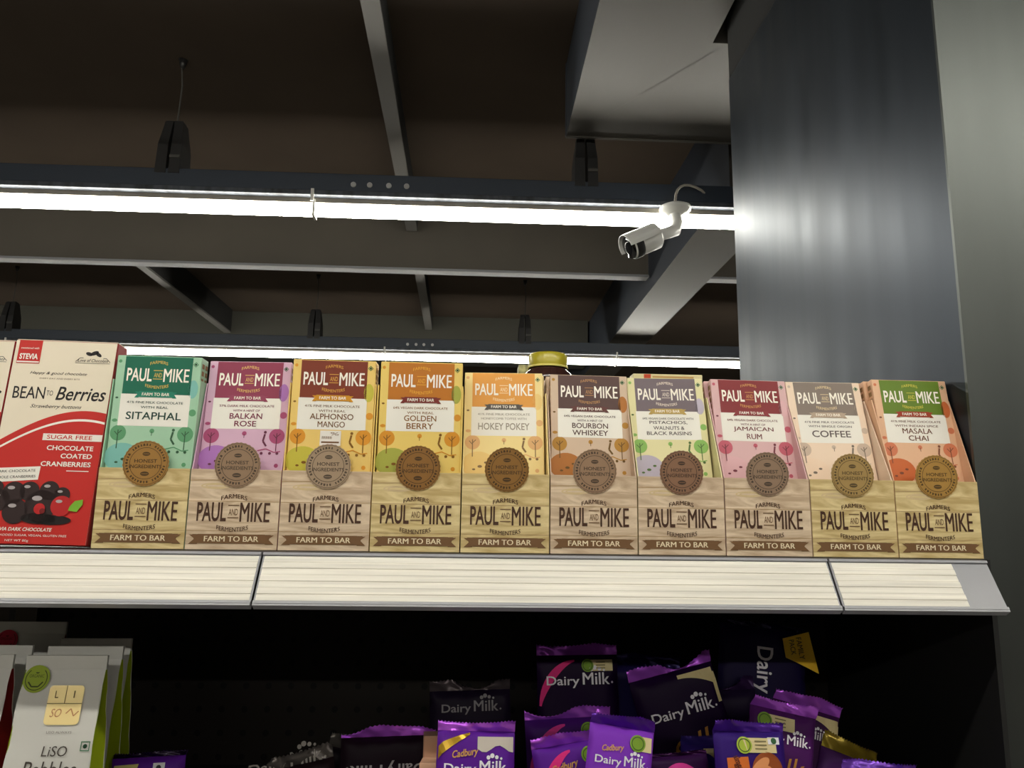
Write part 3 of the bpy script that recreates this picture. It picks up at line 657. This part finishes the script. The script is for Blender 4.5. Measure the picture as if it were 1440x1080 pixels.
# ------------------------------------------------------------------ foil wrapped bars heaped on the lower shelf
PUR, DPUR, LIL, MAG, CRM, GRN, GLD = (92, 34, 146), (27, 6, 42), (208, 104, 255), (226, 50, 130), (218, 200, 150), (120, 156, 40), (190, 150, 40)
def wrapper(x, y, ztop, w_, lean, roll, label, base=PUR, fin=LIL, text='Dairy Milk', ts=1., tcol=(232, 226, 236), badge=None, badge_u=.2, cres=None,
            brand=False, silk=False, yaw=0, t=.014, finh=.0165, finbend=0.30, flag=None, upside=False, side=False, extra=None, corner=None, fincut=0, tv=None):
    a, r_ = R(lean), R(roll)
    h = (ztop-LS-abs(math.sin(r_))*w_/2)/(math.cos(a)*math.cos(r_))
    hb = h-finh
    rnd = random.Random(int(x*9999)+int(y*777))
    ph = [rnd.uniform(0, 6.28) for _ in range(6)]
    def T(u, v):
        eu = max(0, 1-abs(2*u/w_)**5); ev = max(0, 1-abs(2*min(max(v, 0), hb)/hb-1)**9)
        edge = (1-eu*ev)
        return t/2*(eu**.5)*(ev**.6)+.0011*edge*math.sin(u*260+ph[0])*math.cos(v*170+ph[1])+.0005*math.sin(u*90+v*60+ph[2])
    NX, NZ = 22, 30; b = MB(); mb = film(base)
    vs, fs = [], []
    for k in range(NZ+1):
        for q in range(NX+1):
            u = -w_/2+w_*q/NX; v = hb*k/NZ; vs.append((u, -T(u, v), v))
    n0 = len(vs); vs += [(p[0], -p[1]*.8+.0003, p[2]) for p in vs[:n0]]
    for k in range(NZ):
        for q in range(NX):
            i = k*(NX+1)+q; f = (i, i+1, i+NX+2, i+NX+1); fs.append(f); fs.append(tuple(j+n0 for j in f[::-1]))
    b.mesh(vs, fs, mb, True)
    o = empty('wrapped_chocolate_bar', (0, 0, 0)); weld(b.build('wrapper_body', o))
    # serrated, crimped top seal
    b = MB(); n = 44; rows = 5; vs, fs = [], []
    for k in range(rows+1):
        for q in range(n+1):
            u = -w_/2+w_*q/n; s_ = k/rows
            hgt = finh*s_*(1-.25*abs(math.sin(u*40+ph[3]))) - (.0016 if (k == rows and q % 2) else 0) - fincut*finh*s_*max(0, math.sin(u*60+ph[4]))
            yy = -.0004-math.sin(finbend)*hgt*1.1 + .0050*s_*math.sin(u*75+ph[5]) + .0024*s_*abs(math.sin(u*120+ph[1]+s_*1.5)) + .0009*math.sin(u*330+s_*5) + .0012*math.sin(s_*9+u*40)*s_
            vs.append((u, yy, hb+hgt*math.cos(finbend)))
    for k in range(rows):
        for q in range(n): i = k*(n+1)+q; fs.append((i, i+1, i+n+2, i+n+1))
    b.mesh(vs, fs, foil(fin, .24), True)
    vs2 = [(p[0], p[1]+.0008, p[2]) for p in vs]; b.mesh(vs2, [f[::-1] for f in fs], film(base), True)
    b.build('crimped_end', o)
    # print
    def xf(u, v, l): return (u, -T(u, v)-.0007-l*.00025, v)
    b = MB(xf=xf); mt = ink(tcol); W = w_
    def fine(pts_top, pts_bot, m, l): b.band(pts_top, pts_bot, m, l)
    if cres:
        A = [(-W*.48+W*.44*(1-math.cos(math.pi/2*q/14)), hb-.055+.050*math.sin(math.pi/2*q/14)) for q in range(15)]
        B = [(-W*.48+W*.44*(1-math.cos(math.pi/2*q/14))+.0105*math.sin(math.pi*(.1+.9*q/14))*.7, hb-.0555+.0485*math.sin(math.pi/2*q/14)-.004*math.sin(math.pi*q/14)) for q in range(15)]
        fine(A, B, film(cres), 1)
    if corner:
        A = [(W*.05+W*.42*q/8, hb*.965) for q in range(9)]; B = [(W*.05+W*.42*q/8, hb*.965-.004-.014*(q/8)**2) for q in range(9)]; fine(A, B, film(corner), 1)
        fine([(W*.44, hb*.93-.004*q) for q in range(9)], [(W*.485, hb*.93-.004*q) for q in range(9)], film(corner), 1)
    vt = h-tv if tv else h-.048
    if text:
        rot = math.pi if upside else (-math.pi/2 if side else 0)
        L = W*.80*ts; hh = L*.17
        if side: L = hb*.62; hh = W*.26
        def tx(s_, uu, vv, ww, h2):      # place in the rotated print frame
            c_, q_ = math.cos(rot), math.sin(rot); b.text(s_, uu*c_-vv*q_, vt+uu*q_+vv*c_, ww, h2, mt, 3, bold=.012, rot=rot)
        if side:
            b.text('Dairy', -W*.02, h-.056, .052, W*.24, mt, 3, bold=.012, rot=rot); b.text('Milk', -W*.04, h-.107, .040, W*.22, mt, 3, bold=.02, rot=rot)
        else:
            tx('Dairy', -L*.235, 0, L*.50, hh); tx('Milk', L*.275, hh*.28, L*.42, hh*1.0)
            c_ = -1 if upside else 1
            for (du, dv, rr_) in ((.20, 1.05, .030), (.26, 1.20, .034), (.33, 1.08, .028), (.40, .98, .018)):
                b.disc(c_*L*du, vt+c_*hh*dv, L*rr_, mt, 3, 14)
            b.disc(c_*L*.52, vt+c_*hh*-.05, L*.016, mt, 3, 10)
    if brand: b.text('Cadbury', -W*.13, vt+W*.185, W*.34, W*.11, ink((214, 160, 74)), 3, shear=.35, bold=.015, rot=.15)
    if silk: b.text('Silk', W*.04, vt-W*.38, W*.62, W*.30, ink((176, 120, 44)), 3, shear=.4, rot=.2)
    if badge:
        bu, bv = W*badge_u, hb-.0115
        b.rect(bu-.002, bv-.0062, bu+.030 if bu < W*.2 else W*.46, bv+.0062, ink(CRM), 3); b.disc(bu, bv, .0072, ink(badge), 4); b.ring(bu, bv, .0058, .0008, ink((60, 90, 20)), 5)
        for q in range(3 if bu+.014 < W*.42 else 0): b.rect(bu+.010, bv+.0030-q*.0032, min(bu+.021, W*.42), bv+.0040-q*.0032, ink((120, 110, 70)), 4)
    if extra: extra(b, W, hb)
    if b.f: b.build('printed_front', o)
    if flag:
        f = MB(); fm = ink((240, 190, 34)); F0 = [(W*.20, hb*.95), (W*.50, hb*1.01), (W*.62, hb*.77), (W*.36, hb*.82), (W*.24, hb*.84)]
        yy = -t/2-.003
        f.mesh([(u, yy, v) for u, v in F0]+[(u, yy+.0006, v) for u, v in F0], [(0, 1, 2, 3, 4), (9, 8, 7, 6, 5)]+[(k, (k+1) % 5, (k+1) % 5+5, k+5) for k in range(5)], fm)
        f.xf = lambda u, v, l: (u, yy-.0004*l, v)
        f.text('FAMILY', W*.405, hb*.905, hb*.13, .0062, ink((70, 54, 10)), 1, rot=-1.35, bold=.01); f.text('PACK', W*.315, hb*.905, hb*.09, .0062, ink((70, 54, 10)), 1, rot=-1.35, bold=.01)
        f.build('family_pack_flag', o)
    rotm = Euler((-a, 0, R(yaw)), 'XYZ').to_matrix() @ Matrix.Rotation(r_, 3, 'Y')
    o.rotation_euler = rotm.to_euler()
    o.location = Vector((x, y, H+ztop)) - rotm @ Vector((0, 0, h))
    tag(o, label, 'chocolate bar', 'purple foil wrapped bars heaped on the lower shelf')
    return o
def almond(b, W, hb0):
    class K:                                     # the picture hangs a fixed way below the top seal
        def __mul__(s, k): return hb0-(1-k)*.066
    hb = K()
    og, br = ink((214, 110, 40)), ink((150, 74, 30)); pk = ink((226, 150, 96))
    b.poly([(-W*.34, hb*.20), (-W*.36, hb*.66), (-W*.06, hb*.68), (-W*.02, hb*.20)], og, 2)
    for v in (.58, .48, .38): b.text('almond', -W*.19, hb*v, W*.24, .006, ink((96, 40, 20)), 3, rot=-1.2, bold=.02)
    b.disc(W*.20, hb*.48, W*.22, br, 2, 24, W*.26); b.disc(W*.10, hb*.56, W*.16, pk, 3, 24, W*.07, .7); b.disc(W*.24, hb*.44, W*.14, pk, 3, 24, W*.07, 2.0); b.disc(W*.05, hb*.40, W*.12, og, 4, 24, W*.06, .3)
    b.rect(W*.24, hb*.84, W*.40, hb*.93, ink((226, 224, 232)), 3); b.disc(W*.32, hb*.885, W*.04, ink((40, 90, 50)), 4, 12)
def pinkarc(b, W, hb):
    hb0, hb = hb, .055
    o_ = hb0-hb
    A = [(-W*.46+W*.92*q/16, o_+hb*.55+hb*.34*math.sin(math.pi*q/16)) for q in range(17)]
    b.band(A, [(u, v-.012) for u, v in A], foil((190, 40, 130), .3), 1); b.disc(W*.05, o_+hb*.45, W*.24, ink((150, 34, 22)), 2, 24, W*.16)
def goldarc(b, W, hb):
    A = [(-W*.48+W*.40*q/8, hb-.013+.012*(q/8)**.6) for q in range(9)]
    b.band(A, [(u, v-.011+.009*i_/8) for i_, (u, v) in enumerate(A)], foil(GLD, .25), 1)
    A = [(W*.02+W*.46*q/8, hb*.965-.0*q) for q in range(9)]; b.band(A, [(u, v-.010-.003*math.sin(i_)) for i_, (u, v) in enumerate(A)], ink((196, 186, 176)), 1)
def tag_j(b, W, hb):
    b.poly([(-W*.48, hb*.72), (-W*.44, hb*.93), (-W*.10, hb*.94), (-W*.16, hb*.76)], ink((206, 196, 120)), 2); b.rect(W*.10, hb*.84, W*.26, hb*.94, ink((228, 226, 232)), 2); b.disc(W*.18, hb*.89, W*.035, ink((40, 40, 50)), 3, 12)
    b.disc(W*.40, hb*.76, W*.07, ink((150, 110, 220)), 2, 14)
wrapper(.1275, .955, -.142, .096, 8, -1, 'dark purple bar with lilac fold and green badge, tallest one left of centre heap', tv=0.046, base=DPUR, cres=MAG, badge=GRN, badge_u=.12, finbend=0.50)
wrapper(.2230, .905, -.152, .098, 10, -14, 'purple bar tilted left with cream corner and lilac flaps, right of the tallest', tv=0.06, base=DPUR, corner=CRM, fincut=.7, finbend=0.50, silk=True, ts=.95)
wrapper(.2000, .965, -.156, .110, 8, 2, 'dark blue purple bar hidden behind the tilted cream cornered bar', base=(30, 22, 70), fin=(40, 30, 90), text=None, finbend=0.15)
wrapper(.1010, .835, -.184, .088, 12, -3, 'crumpled purple and pink bar lying just behind the magenta edged front bar', base=(70, 26, 110), text=None, cres=(220, 60, 150), badge=GRN, badge_u=.22, finbend=.75, fincut=.5)
wrapper(.0975, .790, -.196, .078, 12, -9, 'purple bar with magenta edge tilting left in front of the crumpled one', tv=0.05, cres=MAG, badge=GRN, badge_u=.18, brand=True, finbend=.75)
wrapper(.1460, .757, -.174, .060, 14, 9, 'bright lilac bar with a deep purple folded end at the front of the heap', tv=0.046, base=(128, 56, 188), fin=(86, 30, 150), badge=GRN, badge_u=.24, brand=True, finh=.016, finbend=.75)
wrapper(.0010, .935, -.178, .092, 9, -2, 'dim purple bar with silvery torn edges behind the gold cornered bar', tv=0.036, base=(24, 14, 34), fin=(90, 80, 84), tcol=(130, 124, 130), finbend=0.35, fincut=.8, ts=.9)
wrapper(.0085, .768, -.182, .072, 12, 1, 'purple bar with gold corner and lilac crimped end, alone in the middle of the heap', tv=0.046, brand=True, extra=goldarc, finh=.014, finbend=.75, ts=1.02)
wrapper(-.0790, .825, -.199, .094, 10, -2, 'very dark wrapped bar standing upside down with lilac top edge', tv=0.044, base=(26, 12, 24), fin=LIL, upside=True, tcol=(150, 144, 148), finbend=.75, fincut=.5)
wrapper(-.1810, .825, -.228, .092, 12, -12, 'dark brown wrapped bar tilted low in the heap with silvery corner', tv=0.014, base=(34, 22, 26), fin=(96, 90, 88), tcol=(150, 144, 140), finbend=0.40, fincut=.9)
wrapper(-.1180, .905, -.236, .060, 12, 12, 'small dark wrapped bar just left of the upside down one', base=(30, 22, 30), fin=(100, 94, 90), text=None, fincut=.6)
wrapper(-.3120, .825, -.229, .070, 10, -3, 'purple pack with yellow label just right of the grey pouches', extra=tag_j, text=None, fin=DPUR, finh=.006)
wrapper(.3560, .955, -.118, .105, 9, 7, 'tall dark family pack bar with sideways lettering and yellow flag', base=(26, 18, 56), fin=(28, 20, 60), side=True, flag=True, finh=.008, finbend=0.10)
wrapper(.3170, .800, -.170, .066, 12, 12, 'purple bar leaning left with lilac flap and gold script, right of the almond bar', tv=0.043, base=(76, 30, 92), silk=True, badge=GRN, badge_u=-.3, finbend=.75, finh=.016, ts=.95)
wrapper(.3560, .832, -.172, .070, 12, 16, 'purple bar leaning right behind the gold script bar with cream corner', tv=0.044, base=(60, 24, 70), corner=CRM, finbend=.75, finh=.018, ts=.8)
wrapper(.2650, .764, -.180, .067, 12, 1, 'purple bar with orange almond picture and wide violet crimped end', base=(52, 26, 110), fin=(96, 48, 170), text=None, badge=(170, 190, 60), badge_u=-.10, extra=almond, finh=.015, finbend=.75)
wrapper(.3900, .815, -.214, .055, 12, 20, 'small bar with olive yellow end at the right end of the heap', base=(70, 34, 90), fin=(150, 128, 40), text=None, finh=.018)
wrapper(.3980, .778, -.224, .072, 12, 3, 'purple bar lying lowest at the right end of the heap with lilac crimped end', base=(84, 44, 150), fin=(120, 70, 190), text=None, finh=.010)
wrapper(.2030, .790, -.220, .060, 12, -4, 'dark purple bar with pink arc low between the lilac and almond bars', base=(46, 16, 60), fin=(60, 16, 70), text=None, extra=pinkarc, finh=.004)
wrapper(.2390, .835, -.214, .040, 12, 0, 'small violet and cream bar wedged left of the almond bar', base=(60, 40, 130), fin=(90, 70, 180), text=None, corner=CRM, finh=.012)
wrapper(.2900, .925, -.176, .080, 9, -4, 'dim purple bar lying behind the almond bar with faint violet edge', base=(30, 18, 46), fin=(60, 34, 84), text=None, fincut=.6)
# beige cartons between the dark bar and the gold cornered bar
for (x, y, zt_, rz, lb) in ((-.0295, .800, -.209, 4, 'small beige carton standing between the upside down bar and the gold cornered bar'), (-.0320, .779, -.228, -6, 'lower beige carton in front of the other beige one')):
    o = empty('small_carton', (x, y, H+LS), (0, 0, R(rz))); tag(o, lb, 'carton', 'small beige cartons on the lower shelf')
    hh = zt_-LS
    b = MB(); b.box(-.013, .013, 0, .018, 0, hh, ink((214, 168, 138)), .001); b.build('carton_body', o)
    b = MB(); b.box(-.013, .013, -.0004, .0184, hh*.55, hh*.56, ink((150, 110, 90))); b.build('seam', o)
